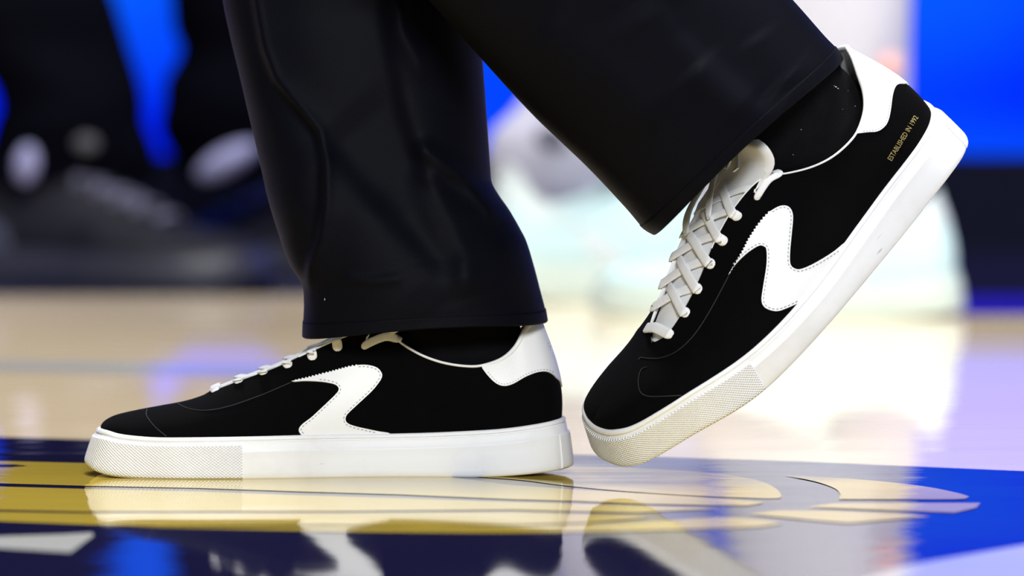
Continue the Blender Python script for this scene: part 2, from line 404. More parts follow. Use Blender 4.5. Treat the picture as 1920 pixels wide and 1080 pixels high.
class Sneaker:
    def __init__(s, name, matrix, near, bend=None, warp=None, scale=1.0, mats=None, label=None, group=None, nt=181, nv=25, na=150):
        s.near, s.far = Side(near, -1), Side('lat' if near == 'med' else 'med', +1)
        s.bend, s.warp, s.k = bend or Bend(0), warp, scale
        s.M = matrix; s.M3 = np.array(matrix.to_3x3()); s.T = np.array(matrix.translation)
        s.m = dict(M); s.m.update(mats or {})
        s.root = empty(name, (0, 0, 0), label, 'sneaker', group); s.root.matrix_world = matrix
        s.nt, s.nv, s.na = nt, nv, na; s.far_dt = 0.0; s.lift = 1.0
        for sd in (s.near, s.far):
            sd.proj = PROJ(s.world(sd.S))
    def loc(s, Pq):
        Pq = np.asarray(Pq, float); sh = Pq.shape; Q = s.bend(Pq.reshape(-1, 3))
        if s.warp is not None: Q = s.warp(Q)
        return (to_local(Q) * s.k).reshape(sh)
    def world(s, Pq): return s.loc(Pq) @ s.M3.T + s.T
    def add(s, name, V, F, mat, parent=None, **kw): return mesh(name, s.loc(V), F, s.m[mat], parent or s.root, **kw)

    def sole(s):
        R = [('t',9,-20),('t',1,-8),('t',0,-4),('t',1.5,-1),('t',5,0),('t',7.2,-.3),('t',8.4,-2.4),('t',9.8,-2.4),('t',11.2,-.2),('t',24,.4),('t',26,1.8),('t',28,3.0),('t',30,2.7),('t',46,2.6),('b',14,2.4),('b',5,1.4),('b',1,-.5),('b',0,-4),('b',0,-22)]
        a = .5 - .5 * np.cos(np.linspace(0, np.pi, s.na)) ; a = .55 * np.linspace(0, 1, s.na) + .45 * a
        V = []; UV = []
        for md, d, o in R:
            row = []
            for sd, aa in ((s.near, a), (s.far, a[::-1][1:-1])):
                x0, _ = sd.plan(aa); t, b_ = ztop(x0), zbot(x0); z = t - d if md == 't' else b_ + d
                row.append(sd.sole_pt(aa, (z - b_) / (t - b_), o))
            V.append(np.vstack(row))
        n = len(V[0]); V = np.vstack(V); F = grid_faces(len(R), n, True)
        last = (len(R) - 1) * n; h = s.na
        for i in range(h - 1):
            j, k = (n - i) % n, n - i - 1
            q = [i, i + 1, k, j] if i else [i, i + 1, k]
            if i == h - 2: q = [i, i + 1, j]
            F.append(tuple(last + x for x in q)); F.append(tuple(reversed(q)))
        o = s.add('midsole', V, F, 'rubber', sharp=50); s.sole_obj = o
        return o
    def sole_band(s, name, mat, x0, x1, d0, d1b, out):
        """raised rubber band on the sole wall: x0..x1 photo range on each side round the toe or heel"""
        toe = x0 < 300
        segs = []
        for sd in (s.near, s.far):
            a1 = float(sd.a_of_x(x1 if toe else x0)); aa = np.linspace(0, a1, 90) if toe else np.linspace(a1, 1, 40)
            segs.append((sd, aa))
        A = [(segs[0][0], v) for v in (segs[0][1][::-1] if toe else segs[0][1])] + [(segs[1][0], v) for v in (segs[1][1][1:] if toe else segs[1][1][::-1][1:])]
        prof = [(0, -3), (.3, out - .8), (1.5, out), (3, out)]; nz = 10
        V = []; UV = []; u = 0; prev = None
        for sd, a in A:
            xx, _ = sd.plan(a); t, b_ = ztop(xx), zbot(xx); zt_, zb_ = t - d0, b_ + d1b
            col = [(zt_ - p, o) for p, o in prof] + [(zt_ - 3 - (zt_ - zb_ - 6) * k / nz, out) for k in range(1, nz)] + [(zb_ + 3, out - .2), (zb_ + 1, out - 1.0), (zb_, -3)]
            pts = [sd.sole_pt(a, (z - b_) / (t - b_), o) for z, o in col]
            if prev is not None: u += float(np.linalg.norm(pts[4] - prev))
            prev = pts[4]; V += pts; UV += [(u, z) for z, o in col]
        m = len(prof) + nz - 1 + 3
        F = grid_faces(len(A), m, flip=True)
        F += [tuple(range(m)), tuple(reversed(range((len(A) - 1) * m, len(A) * m)))]
        return s.add(name, np.array(V), F, mat, uv=UV, sharp=60)
    def upper(s):
        V = []; F = []; b = 0
        t = np.linspace(0, 1, s.nt); v = np.linspace(0, 1, s.nv)
        for sd in (s.near, s.far):
            g = sd.at(t[:, None] + 0 * v[None], v[None] + 0 * t[:, None]); g[-1, :, 1] = 0
            V.append(g.reshape(-1, 3)); F += grid_faces(s.nt, s.nv, base=b); b += s.nt * s.nv
        return s.add('upper', np.vstack(V), F, 'suede', weld=1e-5)
    def tt(s, x): return float(np.interp(x, s.near.S[:, -1, 0], np.linspace(0, 1, s.near.nt)))
    def lining(s):
        V = []; F = []; b = 0
        t = np.linspace(s.tt(393), 1, 130)
        for sd in (s.near, s.far):
            prof = [(1.0, .6), (1.0, -3.0), (.96, -6.5), (.85, -8.5), (.65, -9), (.4, -9), (.2, -9)]
            rows = []
            for v, o in prof:
                q = sd.at(t, np.full_like(t, v), o); rows.append(q)
            rows[0][:, 2] += .8; rows[1][:, 2] += .5
            for r in rows: r[-1, 1] = 0
            V.append(np.stack(rows, 1).reshape(-1, 3)); F += grid_faces(len(t), len(prof), base=b); b += len(t) * len(prof)
        s.add('lining', np.vstack(V), F, 'lining', weld=1e-5)
        # footbed
        a = np.linspace(0.02, .99, 60); V = []
        for sd in (s.near, s.far):
            x0, _ = sd.plan(a); V.append(sd.sole_pt(a, .96, -20))
        s.add('insole', np.vstack(V), [(i, i + 1, 60 + i + 1, 60 + i) for i in range(59)], 'insole')
    def tube(s, name, pts, r, mat, seg=8, parent=None, flat=None, normals=None, closed_ends=True):
        pts = np.asarray(pts, float); n = len(pts); T = np.gradient(pts, axis=0); T /= np.linalg.norm(T, axis=1)[:, None] + 1e-9
        r = np.broadcast_to(r, (n,)); V = []
        up = np.array([0, 0, 1.0]) if normals is None else None
        for i in range(n):
            nn = up if normals is None else normals[i]
            w = np.cross(T[i], nn); w /= np.linalg.norm(w) + 1e-9; nn = np.cross(w, T[i])
            fw, fn = (r[i], r[i]) if flat is None else (r[i], flat)
            for k in range(seg):
                p = 2 * math.pi * k / seg; cx, sx = math.cos(p), math.sin(p)
                if flat is not None: cx = math.copysign(abs(cx) ** .7, cx); sx = math.copysign(abs(sx) ** .7, sx)
                V.append(pts[i] + w * cx * fw + nn * sx * fn)
        F = grid_faces(n, seg, True); F += [tuple(range(seg)), tuple(reversed(range((n - 1) * seg, n * seg)))]
        if name is None: return V, F
        return s.add(name, V, F, mat, parent)
    def binding(s):
        V = []; F = []
        t = np.linspace(s.tt(560), 1, 150); x = np.interp(t, np.linspace(0, 1, s.near.nt), s.near.S[:, -1, 0])
        r = np.interp(x, [560, 700, 900, 960, 1000], [1.6, 2.2, 2.6, 4.6, 5.5])
        a = s.near.at(t, np.ones_like(t), 0.0); b = s.far.at(t, np.ones_like(t), 0.0)
        a[:, 2] += .5; b[:, 2] += .5
        L = np.vstack([a, b[::-1][1:]]); L[len(a) - 1, 1] = 0; rr = np.concatenate([r, r[::-1][1:]])
        return s.tube('collar_binding', L, rr, 'leather')
    def patch(s, name, mat, tv, th, both=True, step=9.0, parent=None, split=False):
        """raised patch on the upper; tv: closed outline in (t, v)"""
        K = np.array([1000.0, 260.0]); q = np.asarray(tv) * K
        keep = [0]
        for i in range(1, len(q)):
            if np.linalg.norm(q[i] - q[keep[-1]]) > .8: keep.append(i)
        if np.linalg.norm(q[keep[-1]] - q[0]) < .8: keep.pop()
        q = q[keep]; n = len(q)
        lo, hi = q.min(0), q.max(0)
        gx, gy = np.meshgrid(np.arange(lo[0], hi[0], step), np.arange(lo[1], hi[1], step)); g = np.stack([gx.ravel(), gy.ravel()], 1)
        inside = np.zeros(len(g), bool); j = n - 1
        for i in range(n):
            c = ((q[i, 1] > g[:, 1]) != (q[j, 1] > g[:, 1])) & (g[:, 0] < (q[j, 0] - q[i, 0]) * (g[:, 1] - q[i, 1]) / (q[j, 1] - q[i, 1] + 1e-12) + q[i, 0]); inside ^= c; j = i
        g = g[inside]
        if len(g): g = g[np.min(((g[:, None] - q[None]) ** 2).sum(2), 1) > (step * .4) ** 2]
        allp = np.vstack([q, g]) if len(g) else q
        r = delaunay_2d_cdt([Vector(p) for p in allp], [(i, (i + 1) % n) for i in range(n)], [], 1, 1e-4)
        pv = np.array([tuple(p) for p in r[0]]); tris = r[2]
        V = []; F = []; b = 0; outs = []
        for sd in ((s.near, s.far) if both else (s.near,)):
            top = sd.at(pv[:, 0] / K[0], pv[:, 1] / K[1], th)
            top[pv[:, 0] > 999.5, 1] = 0
            # soft edge: ring lies lower
            ring = sd.at(q[:, 0] / K[0], q[:, 1] / K[1], -1.2); ring[q[:, 0] > 999.5, 1] = 0
            rt = sd.at(q[:, 0] / K[0], q[:, 1] / K[1], th); rt[q[:, 0] > 999.5, 1] = 0
            m = len(pv); V += [top, rt, ring]
            F += [tuple(b + i for i in t_) for t_ in tris]
            F += [(b + m + i, b + m + (i + 1) % n, b + m + n + (i + 1) % n, b + m + n + i) for i in range(n) if not (q[i, 0] > 999 and q[(i + 1) % n, 0] > 999)]
            b += m + 2 * n
            if split: outs.append(s.add(name, np.vstack(V), F, mat, parent)); V, F, b = [], [], 0
        return outs if split else s.add(name, np.vstack(V), F, mat, parent, weld=1e-6, sharp=50)
    def stitches(s, px, parent, inset=3.5, dash=4.2, gap=3.4, th=3.4, w=.75, mirror=False):
        p = np.array(px, float); d = np.gradient(p, axis=0); d /= np.linalg.norm(d, axis=1)[:, None] + 1e-9
        p = p + np.stack([-d[:, 1], d[:, 0]], 1) * inset
        Ls = np.concatenate([[0], np.cumsum(np.linalg.norm(np.diff(p, axis=0), axis=1))])
        V = []; F = []; u = 0; b = 0
        ev = lambda l: np.array([np.interp(l, Ls, p[:, 0]), np.interp(l, Ls, p[:, 1])])
        A = []
        while u + dash < Ls[-1]: A += [ev(u), ev(u + dash)]; u += dash + gap
        if not A: return
        tv = s.near.find([a[0] for a in A], [a[1] for a in A])
        for sd in ((s.near, s.far) if mirror else (s.near,)):
            lo = sd.at(tv[:, 0], tv[:, 1], th - 1.5); hi = sd.at(tv[:, 0], tv[:, 1], th)
            for k in range(0, len(A), 2):
                t_ = hi[k + 1] - hi[k]; nrm = hi[k] - lo[k]; sid = np.cross(t_, nrm); sid = sid / (np.linalg.norm(sid) + 1e-9) * w
                V += [lo[k] - sid, lo[k] + sid, lo[k+1] + sid, lo[k+1] - sid, hi[k] - sid, hi[k] + sid, hi[k+1] + sid, hi[k+1] - sid]
                F += [tuple(b + i for i in f) for f in ((4,5,6,7), (0,1,5,4), (1,2,6,5), (2,3,7,6), (3,0,4,7))]; b += 8
        o = s.add('stitching', V, F, 'stitch', parent, smooth=False); o['kind'] = 'stuff'; return o
    def tongue(s, top=(752, 335), far=0.0):
        c = cr([(384, 149), (430, 170), (500, 198), (580, 232), (650, 263), (705, 289), (735, 309), top], 40)
        hw = np.interp(c[:, 0], [388, 410, 500, 700, 735, 752], [36, 50, 61, 69, 80, 76]); hw[-3:] *= (.97, .88, .6)
        nn = np.gradient(c, axis=0); nn /= np.linalg.norm(nn, axis=1)[:, None]; nn = np.stack([-nn[:, 1], nn[:, 0]], 1)
        nn *= np.sign(nn[:, 1:2] + 1e-9); V = []; K = 13
        for side, off in ((0, 0), (1, -9)):
            for i in range(len(c)):
                for k in range(K):
                    y = (k / (K - 1) * 2 - 1); wob = 1.0 * math.sin(c[i, 0] * .06 + y * 3) * (1 - abs(y))
                    o = off - 13 * y * y + wob + (2.5 if abs(y) < .99 and side == 0 else 0) - 4 - (1 - s.lift) * 9
                    fx = far * np.interp(c[i, 0], [560, 620, 700, 730], [0, 1, 1, .4]) if y > 0 else 0.0
                    o += fx * .35 * y
                    V.append((c[i, 0] + nn[i, 0] * o, y * (hw[i] + fx), c[i, 1] + nn[i, 1] * o))
        n = len(c); F = grid_faces(n, K) + grid_faces(n, K, base=n * K, flip=True)
        for i in range(n - 1):
            for e in (0, K - 1):
                a, b = i * K + e, (i + 1) * K + e; F.append((a, b, b + n * K, a + n * K))
        for k in range(K - 1): a = (n - 1) * K + k; F.append((a, a + 1, a + 1 + n * K, a + n * K))
        return s.add('tongue', V, F, 'tongue', sharp=70)
    def laces(s, eye, w=9.6, th=2.3, top=True, extra=()):
        """eye: photo positions of the near eyelets, toe to ankle"""
        tv = s.near.find([e[0] for e in eye], [e[1] for e in eye]); V = []; F = []
        n = len(eye)
        def strap(ctrl, nrm, wmul=1.0):
            nonlocal V, F
            pts = cr(ctrl, 26); nn = cr(nrm, 26)
            r = np.full(26, w * wmul); r[0] *= .42; r[1] *= .70; r[2] *= .86; r[3] *= .95
            v, f = s.tube(None, pts, r, None, seg=10, flat=th, normals=nn); b = len(V); V += v; F += [tuple(b + i for i in q) for q in f]
        def up(i): 
            a = s.near.at(tv[i, 0], .98); b = s.far.at(tv[i, 0], .98); j = min(i + 1, n - 1); k = max(i - 1, 0)
            d = s.near.at(tv[j, 0], 1.) - s.near.at(tv[k, 0], 1.); nn = np.array([-d[2], 0, d[0]]); nn /= np.linalg.norm(nn); return nn * np.sign(nn[2])
        UP = [up(i) for i in range(n)]
        def half(sd, i, hole=True):
            t, v = tv[i]; ns = sd.at(t, v, 1.0) - sd.at(t, v, 0.0)
            t = t + (s.far_dt if sd is s.far else 0)
            return [sd.at(t, v - .01, -1.2), sd.at(t, v + .035, 2.8), sd.at(t, min(1, v * .45 + .55), 4.6), sd.at(t, 1.0, 4.2)], [ns, ns, ns * .7 + UP[i] * .3, ns * .3 + UP[i] * .7]
        def under(sd, j):
            t, v = tv[j]; t = t + (s.far_dt if sd is s.far else 0); return [sd.at(t, 1.0, -7.0) + np.array([0, -sd.sgn * 3, 0]), sd.at(t, .9 * v + .1, -11.0)], [UP[j], UP[j]]
        def mid(i, j, lift):
            e = (s.near.at(tv[i, 0], 1.) + s.far.at(tv[j, 0], 1.)) / 2; return e + (UP[i] + UP[j]) / 2 * (lift * s.lift - (1 - s.lift) * 2)
        # straight bar
        a, na = half(s.near, 0); b, nb = half(s.far, 0)
        strap(a + [mid(0, 0, 9)] + b[::-1], na + [UP[0]] + nb[::-1], 1.1)
        for i in range(1, n - 1):
            for q, (p, o) in enumerate(((s.near, s.far), (s.far, s.near))):
                a, na = half(p, i); b, nb = under(o, i + 1); m_ = mid(i, i + 1, 8 if q == 0 else 4)
                if p is s.far: m_ = (p.at(tv[i, 0], 1.) + o.at(tv[i + 1, 0], 1.)) / 2 + UP[i] * (3 * s.lift - (1 - s.lift) * 4)
                strap(a + [m_] + b, na + [UP[i]] + nb)
        if top:
            i = n - 1; tc_ = s.tt(744)
            for p in (s.near, s.far):
                t, v = tv[i]; ns = p.at(t, v, 1.0) - p.at(t, v, 0.0)
                e = p.at(tc_, 1.0, 0)
                strap([p.at(t - .004, v - .03, -1.2), p.at(t + .002, v + .01, 3.0), p.at(t * .5 + tc_ * .5, v * .4 + .6, 4.2), p.at(tc_, 1.0, 3.2) + np.array([0, 0, 2]), e + np.array([3, -p.sgn * 6, 4.5]), e + np.array([0, -p.sgn * 18, 3]), e + np.array([-30, -p.sgn * 28, 6]), e + np.array([-70, -p.sgn * 40, 0])],
                      [ns, ns, ns, ns, ns * .5 + np.array([.3, 0, .5]), np.array([.4, 0, 1.]), UP[i], UP[i]], .82)
        for ctrl in extra: strap([np.array(c, float) for c in ctrl], [UP[n - 2]] * len(ctrl))
        return s.add('laces', V, F, 'lace')
    def seamline(s, name, px, r=1.0, mat='seam', off=.6):
        p = poly_dense(smooth_px(px, 40), 5, False); tv = s.near.find(p[:, 0], p[:, 1])
        return s.tube(name, s.near.at(tv[:, 0], tv[:, 1], off), r, mat, 6)
    def lettering(s, text, a, b, height, mat, off=1.2, name='lettering'):
        """text from photo point a to photo point b on the near side"""
        c = bpy.data.curves.new('t', 'FONT'); c.body = text; c.resolution_u = 2; o = bpy.data.objects.new('t', c); C.objects.link(o)
        dg = bpy.context.evaluated_depsgraph_get(); me = bpy.data.meshes.new_from_object(o.evaluated_get(dg))
        V = np.array([v.co[:] for v in me.vertices]); F = [tuple(p.vertices) for p in me.polygons]; bpy.data.objects.remove(o); bpy.data.meshes.remove(me)
        V[:, 0] -= V[:, 0].min(); L_ = V[:, 0].max(); hh = V[:, 1].max()
        a, b = np.array(a, float), np.array(b, float); d = (b - a) / L_; pn = np.array([d[1], -d[0]]); pn = pn / np.linalg.norm(pn) * height / hh
        q = a + V[:, :1] * d + V[:, 1:2] * pn
        tv = s.near.find(q[:, 0], q[:, 1]); n = len(V)
        W_ = np.vstack([s.near.at(tv[:, 0], tv[:, 1], off), s.near.at(tv[:, 0], tv[:, 1], off - 1.0)])
        E = {}
        for f in F:
            for i in range(len(f)): E[(f[i], f[(i + 1) % len(f)])] = 1
        F2 = list(F) + [(e[1], e[0], e[0] + n, e[1] + n) for e in E if (e[1], e[0]) not in E]
        return s.add(name, W_, F2, mat, smooth=False)

# ---------------------------------------------------------------- the two sneakers in focus
def pose(yaw, pitch, roll, loc):
    return Matrix.Translation(loc) @ Matrix.Rotation(yaw, 4, 'Z') @ Matrix.Rotation(pitch, 4, 'Y') @ Matrix.Rotation(roll, 4, 'X')
def dress(sn, logo, serr, logo_st, tab, tab_st, eye, stay, seams, extra=(), tongue_top=(752, 335), tongue_far=0.0):
    sn.sole()
    sn.sole_band('toe_guard', 'rubber_toe', 0, 455, 15, 2.5, 4.2)
    sn.sole_band('heel_panel', 'rubber', 1052, 1073, 27, 2.5, 4.6)
    sn.upper(); sn.lining(); sn.binding(); sn.tongue(tongue_top, tongue_far)
    # zigzag side patch: saw-toothed upper edge, smooth elsewhere
    sz = []; z = poly_dense(serr, 3.6, False)
    d = np.gradient(z, axis=0); d /= np.linalg.norm(d, axis=1)[:, None]; nr = np.stack([d[:, 1], -d[:, 0]], 1)
    for i, p in enumerate(z):
        amp = 1.5 * min(1, i / 6) * (1 if i % 2 else -1); sz.append(p + nr[i] * amp)
    out = sz + [np.array(p) for p in smooth_px(logo, 170)]
    tv = sn.near.find([p[0] for p in out], [p[1] for p in out])
    pt = sn.patch('side_patch', 'leather', tv, 2.6, step=8, split=True)[0]
    for st in logo_st: sn.stitches(smooth_px(st, 120), pt)
    q = np.array(smooth_px(tab, 50)); tv = sn.near.find(q[:, 0], q[:, 1]); tv[0, 1] = .99; tv[-1, 0] = 1.0
    tv = tv[np.concatenate([[True], np.diff(tv[:, 0]) > 1e-4])]; tv[-1, 0] = 1.0
    tv = np.vstack([tv, [(1, v) for v in np.linspace(tv[-1, 1], 1, 8)[1:]], [(t, 1) for t in np.linspace(1, tv[0, 0], 60)[1:]]])
    ht = sn.patch('heel_tab', 'leather', tv, 2.4, step=8)
    sn.stitches(smooth_px(tab_st, 90), ht, inset=-3.2, dash=2.6, gap=3.0, w=.5)
    sn.laces(eye, extra=extra)
    # eyelet stay edge and toe seam, sewn lines in the suede
    for st in seams: sn.seamline('seam', st)
    return pt, ht

lab1 = 'black suede sneaker planted flat on the yellow floor marking, white zigzag side patch'
right_shoe = Sneaker('sneaker', pose(.0152, 0.0, 0.0, (-.1193, 6.048, 0.0)), 'med', label=lab1, group='black and white sneakers of the walking person')
logo1 = [(670,685),(685,684.4),(700,687),(710,692),(716,701),(715.5,708.5),(710,718),(697,733.7),(673,756),(652.6,775),(648,782.6),(648,788.5),(652.6,794),(666,799),(688,804),(710,808.5),(730,812),(726,818),(700,821),(666,822),(600,822),(570,818),(563.7,814),(560,808),(561,802),(568,794),(584,782),(607,761),(629,740),(635,731),(633,725),(627,721),(611,717.4),(592,715.6),(570,715),(553,716.4)]
serr1 = [(547,716),(554.8,713.4),(577,708.5),(599,702.5),(618.5,697.5),(636,692.5),(654,687.5),(668,685)]
eye1 = [(404,733),(448,717),(494,701),(540,688),(586,673),(633,656),(686,648)]
right_shoe.lift = 0.0
dress(right_shoe, logo1, serr1,
      [[(672,685),(685,684.4),(700,687),(710,692),(716,701),(715.5,708.5),(710,718),(697,733.7),(673,756),(652.6,775),(648,782.6),(648,788.5),(652.6,794),(666,799),(688,804),(710,808.5)],
       [(566,815),(560,808),(561,802),(568,794),(584,782),(607,761),(629,740),(635,731),(633,725),(627,721),(611,717.4),(592,715.6)]],
      [(903,689),(915,705),(930,719),(945,724),(962,720),(985,707),(1005,699),(1022,697),(1035,702),(1048,714),(1059,721)],
      [(912,700),(930,719),(945,724),(962,720),(985,707),(1005,699),(1022,697),(1035,702)], eye1, None,
      [[(333,757),(352,766),(385,770),(430,762),(490,741),(546,717)], [(276,768),(275,780),(290,800),(312,818)]])
left_pose_loc = np.array([.18024, 5.97, .11347]); KS = 6.015 / 5.97
lc = np.array([0, 0, CAMH]) + (left_pose_loc - np.array([0, 0, CAMH])) * KS
R_ = pose(.25153, -.76259, .23517, tuple(lc))
bend2 = Bend(.08969, 500.64, 260)
WARP = [[550,-94,180,-43.7,53.1],[420,-57,165,-73.4,-14.9],[461,-52,180,80.7,-32.0],[503,-55,194,79.6,-69.3],[545,-66,204,4.7,0.4],[586,-70,217,-1.3,-11.2],[632,-73,232,-11.6,42.6],[685,-76,239,-58.3,99.6],[900,-90,205,21.4,52.2],[945,-95,171,17.6,38.2],[1025,-62,195,-56.1,-22.5],[1052,-19,167,22.0,4.6],[830,-87,212,56.0,26.4],[459,-164,85,29.6,59.9],[454,-170,5,-24.9,-98.7],[164,20,65,-13.2,94.7],[1062,-5,108,45.6,15.1],[1069,-32,14,7.7,-56.8],[700,-137,0,-29.8,-32.0],[173,-43,44,18.6,-102.6],[191,-75,36,4.4,-3.6],[216,-100,29,-12.7,30.7],[246,-120,24,-14.8,28.4],[279,-136,20,-4.4,7.0],[313,-148,17,7.5,-14.2],[348,-158,14,11.6,-13.5],[384,-165,10,5.4,6.1],[420,-169,7,-0.5,21.4],[457,-170,5,-0.0,22.1],[493,-168,3,0.3,16.8],[530,-164,1,-2.2,13.4],[566,-159,0,-5.0,11.6],[602,-153,0,-3.1,9.1],[639,-147,0,-1.2,9.3],[674,-141,0,-2.1,12.8],[711,-136,0,-0.8,13.0],[747,-131,0,2.4,9.0],[783,-128,0,6.1,2.6],[819,-126,0,9.0,-3.5],[856,-124,0,10.9,-8.0],[892,-123,0,6.0,-5.7],[929,-122,2,1.2,-1.8],[965,-119,4,-12.9,11.2],[1000,-110,7,-16.3,18.4],[1033,-93,10,-8.9,13.6],[1057,-66,12,-22.2,11.7],[1069,-32,14,31.9,8.6],[189,1,118,11.1,4.1],[196,-36,117,-5.0,-37.9],[212,-68,114,6.1,-15.3],[238,-96,107,3.6,5.2],[270,-119,101,0.3,8.9],[306,-137,97,-4.8,14.3],[346,-149,93,5.9,-6.3],[386,-158,90,-0.5,-0.8],[426,-163,87,-11.1,9.4],[466,-164,85,-7.8,-1.5],[506,-161,83,-0.8,-12.3],[546,-156,82,9.0,-20.2],[586,-150,82,10.2,-16.9],[627,-143,82,16.1,-18.3],[668,-136,82,20.8,-16.9],[709,-130,82,10.1,-6.1],[751,-125,83,-1.9,1.7],[793,-121,84,-0.1,-1.4],[835,-119,85,-20.5,9.1],[877,-118,88,-22.3,10.8],[918,-117,90,-5.4,-2.7],[959,-113,94,13.2,-14.6],[998,-103,99,42.8,-25.1],[1031,-83,104,-8.4,3.9],[1053,-52,107,-61.5,-2.4],[1061,-15,108,7.6,6.4],[545,55,215,-64.2,39.4],[576,58,230,-4.6,6.5],[610,60,247,25.0,-18.8],[645,62,262,27.1,-20.9],[674,64,271,19.3,-13.5],[697,65,276,4.4,-1.0],[714,67,276,-29.9,23.4],[772,-75,237,-12.8,32.7],[791,-79,228,-12.5,4.5],[810,-83,220,-3.9,-28.5],[831,-87,214,4.1,-31.7],[854,-89,210,3.8,-23.9],[875,-90,208,0.7,-17.9],[892,-90,208,-6.2,-10.2],[911,-88,210,-16.7,-4.9],[932,-83,217,-34.2,-1.4],[949,-76,226,-24.7,-4.4],[963,-70,238,13.7,-6.8],[974,-63,254,40.9,8.3],[505,-51,198,-32.9,30.6],[537,-55,211,-19.2,8.4],[568,-57,227,-21.8,4.0],[601,-60,243,18.8,-24.2],[637,-62,259,54.8,-36.7],[667,-64,269,-23.2,8.5],[692,-65,275,0.2,-9.6],[710,-66,276,20.4,-50.2],[724,-67,272,20.8,-41.1],[735,-68,264,-11.5,11.4]]
_wc = np.array([w[:3] for w in WARP], float); _ww = np.array([w[3:] for w in WARP], float); _sc = np.array([1/110, 1/170, 1/110])
_r3 = np.array(R_.to_3x3())
def warp2(Q):
    """the flexed shoe bulges and creases a little where the foot bends it"""
    out = np.empty_like(Q)
    for i in range(0, len(Q), 4000):
        q = Q[i:i + 4000]; K = np.exp(-(((q * _sc)[:, None] - (_wc * _sc)[None]) ** 2).sum(2) / 2); d = K @ _ww
        out[i:i + 4000] = q + np.stack([d[:, 0], 0 * d[:, 0], d[:, 1]], 1) @ _r3
    return out
lab2 = 'black suede sneaker with heel lifted high, gold lettering near heel, white laces in view'
left_shoe = Sneaker('sneaker', R_, 'lat', bend2, warp2, KS, label=lab2, group='black and white sneakers of the walking person')
logo2 = [(1444,396),(1456.6,388.5),(1467,385.4),(1477,387),(1484,395),(1486.5,409),(1484,438),(1481,469),(1480.5,489.6),(1484,500),(1495.5,505),(1511,501),(1534,489.6),(1563,471.5),(1584,455),(1588,462),(1566,500),(1530,545),(1506,566),(1495.5,568),(1480,575),(1459,583),(1443.7,581.6),(1432,575),(1427.6,562),(1431,536),(1437,497),(1437,469),(1432,462),(1423,461),(1407,470.5),(1392,483),(1376,500),(1367.5,513)]
serr2 = [(1366,517),(1381.5,489.6),(1392,471.5),(1403.5,448),(1418,425),(1431,408),(1441,398)]
eye2 = [(1260,629),(1290,589),(1313,545),(1337,498),(1360,455),(1386,409),(1421,368)]
left_shoe.far_dt = -.010
dress(left_shoe, logo2, serr2,
      [[(1446,395),(1456.6,388.5),(1467,385.4),(1477,387),(1484,395),(1486.5,409),(1484,438),(1481,469),(1480.5,489.6),(1484,500),(1495.5,505),(1511,501),(1534,489.6),(1563,471.5),(1582,458)],
       [(1495,567.5),(1480,575),(1459,583),(1443.7,581.6),(1432,575),(1427.6,562),(1431,536),(1437,497),(1437,469),(1432,462),(1423,461),(1407,470.5),(1392,483),(1376,500)]],
      [(1607,250),(1626,248),(1642,247),(1653,242),(1663,231),(1669,211),(1673,180),(1678,164),(1685.5,158),(1698,157.5),(1704,153)],
      [(1618,249),(1642,247),(1653,242),(1663,231),(1669,211),(1673,180)], eye2, None,
      [[(1186,668),(1215,672),(1240,671),(1270,658),(1300,630),(1330,585),(1366,518)], [(1213,688),(1202,694),(1197,715),(1201,735),(1215,743),(1245,743),(1278,741)]],
      extra=([(600, -20, 262), (640, 30, 282), (680, 64, 296), (715, 60, 312), (730, 10, 330), (700, -30, 318)], [(560, 30, 240), (590, 62, 256), (625, 78, 272), (665, 84, 288), (700, 60, 304), (705, 20, 312)]), tongue_top=(744, 344), tongue_far=30.0)
left_shoe.lettering('ESTABLISHED IN 1992', (1671.5, 302), (1721.5, 220.5), 9.5, 'gold')
right_shoe.lettering('SK', (1021, 640), (1029, 661), 9, 'emboss', off=3.0, name='embossed_letters')

# ---------------------------------------------------------------- the walking person: trousers and socks
PO = (.05, 6.05, 0)
person = empty('person', PO, 'person walking left in wide black trousers and black socks, shown below the knee', 'person')
def sock(sn):
    rows = [(130,770,985,66),(190,748,982,74),(225,742,980,74),(262,740,978,66),(300,745,976,58),(350,752,968,54),(430,750,945,54),(520,728,918,56)]
    rows = cr(np.array(rows, float), 60); V = []; K = 40
    for i, (z, x0, x1, hy) in enumerate(rows):
        for k in range(K):
            p = 2 * math.pi * k / K; wr = .8 * math.sin(z * .21 + 3 * math.cos(p) + 2 * p) + .6 * math.sin(z * .09 + 5 * p)
            V.append(((x0 + x1) / 2 + ((x1 - x0) / 2 + wr) * math.cos(p), (hy + wr) * math.sin(p) * (1 - .10 * math.cos(p)), z + 6 * math.cos(p)))
    o = mesh('sock', sn.world(np.array(V)), grid_faces(60, K, True) , M['sock'], person, org=PO, sharp=180)
    return o
s1 = sock(right_shoe); s2 = sock(left_shoe)
# lint on the lifted sock
b = bmesh.new()
for px, py, r in ((1567,163,1.6),(1571,166,1.3),(1564,161,.9),(1603,199,.9),(1502,243,.8),(1487,290,.7),(1590,170,.6),(1580,205,.5)):
    c_ = P(px, py, 6.03); d_ = c_ - np.array([0, 0, CAMH]); d_ /= np.linalg.norm(d_)
    dg = bpy.context.evaluated_depsgraph_get(); mi = s2.matrix_world.inverted()
    ok, hit, nrm, _ = s2.ray_cast(mi @ Vector((0, 0, CAMH)) if False else Vector(np.array([0, 0, CAMH]) - np.array(PO)), Vector(d_))
    if ok: bmesh.ops.create_icosphere(b, subdivisions=1, radius=r / 2880, matrix=Matrix.Translation(hit) @ Matrix.Diagonal((1.6, .5, .7, 1)))
me = bpy.data.meshes.new('lint'); b.to_mesh(me); b.free(); me.materials.append(M['lint']); lo = bpy.data.objects.new('lint', me); link(lo, person); lo['kind'] = 'stuff'

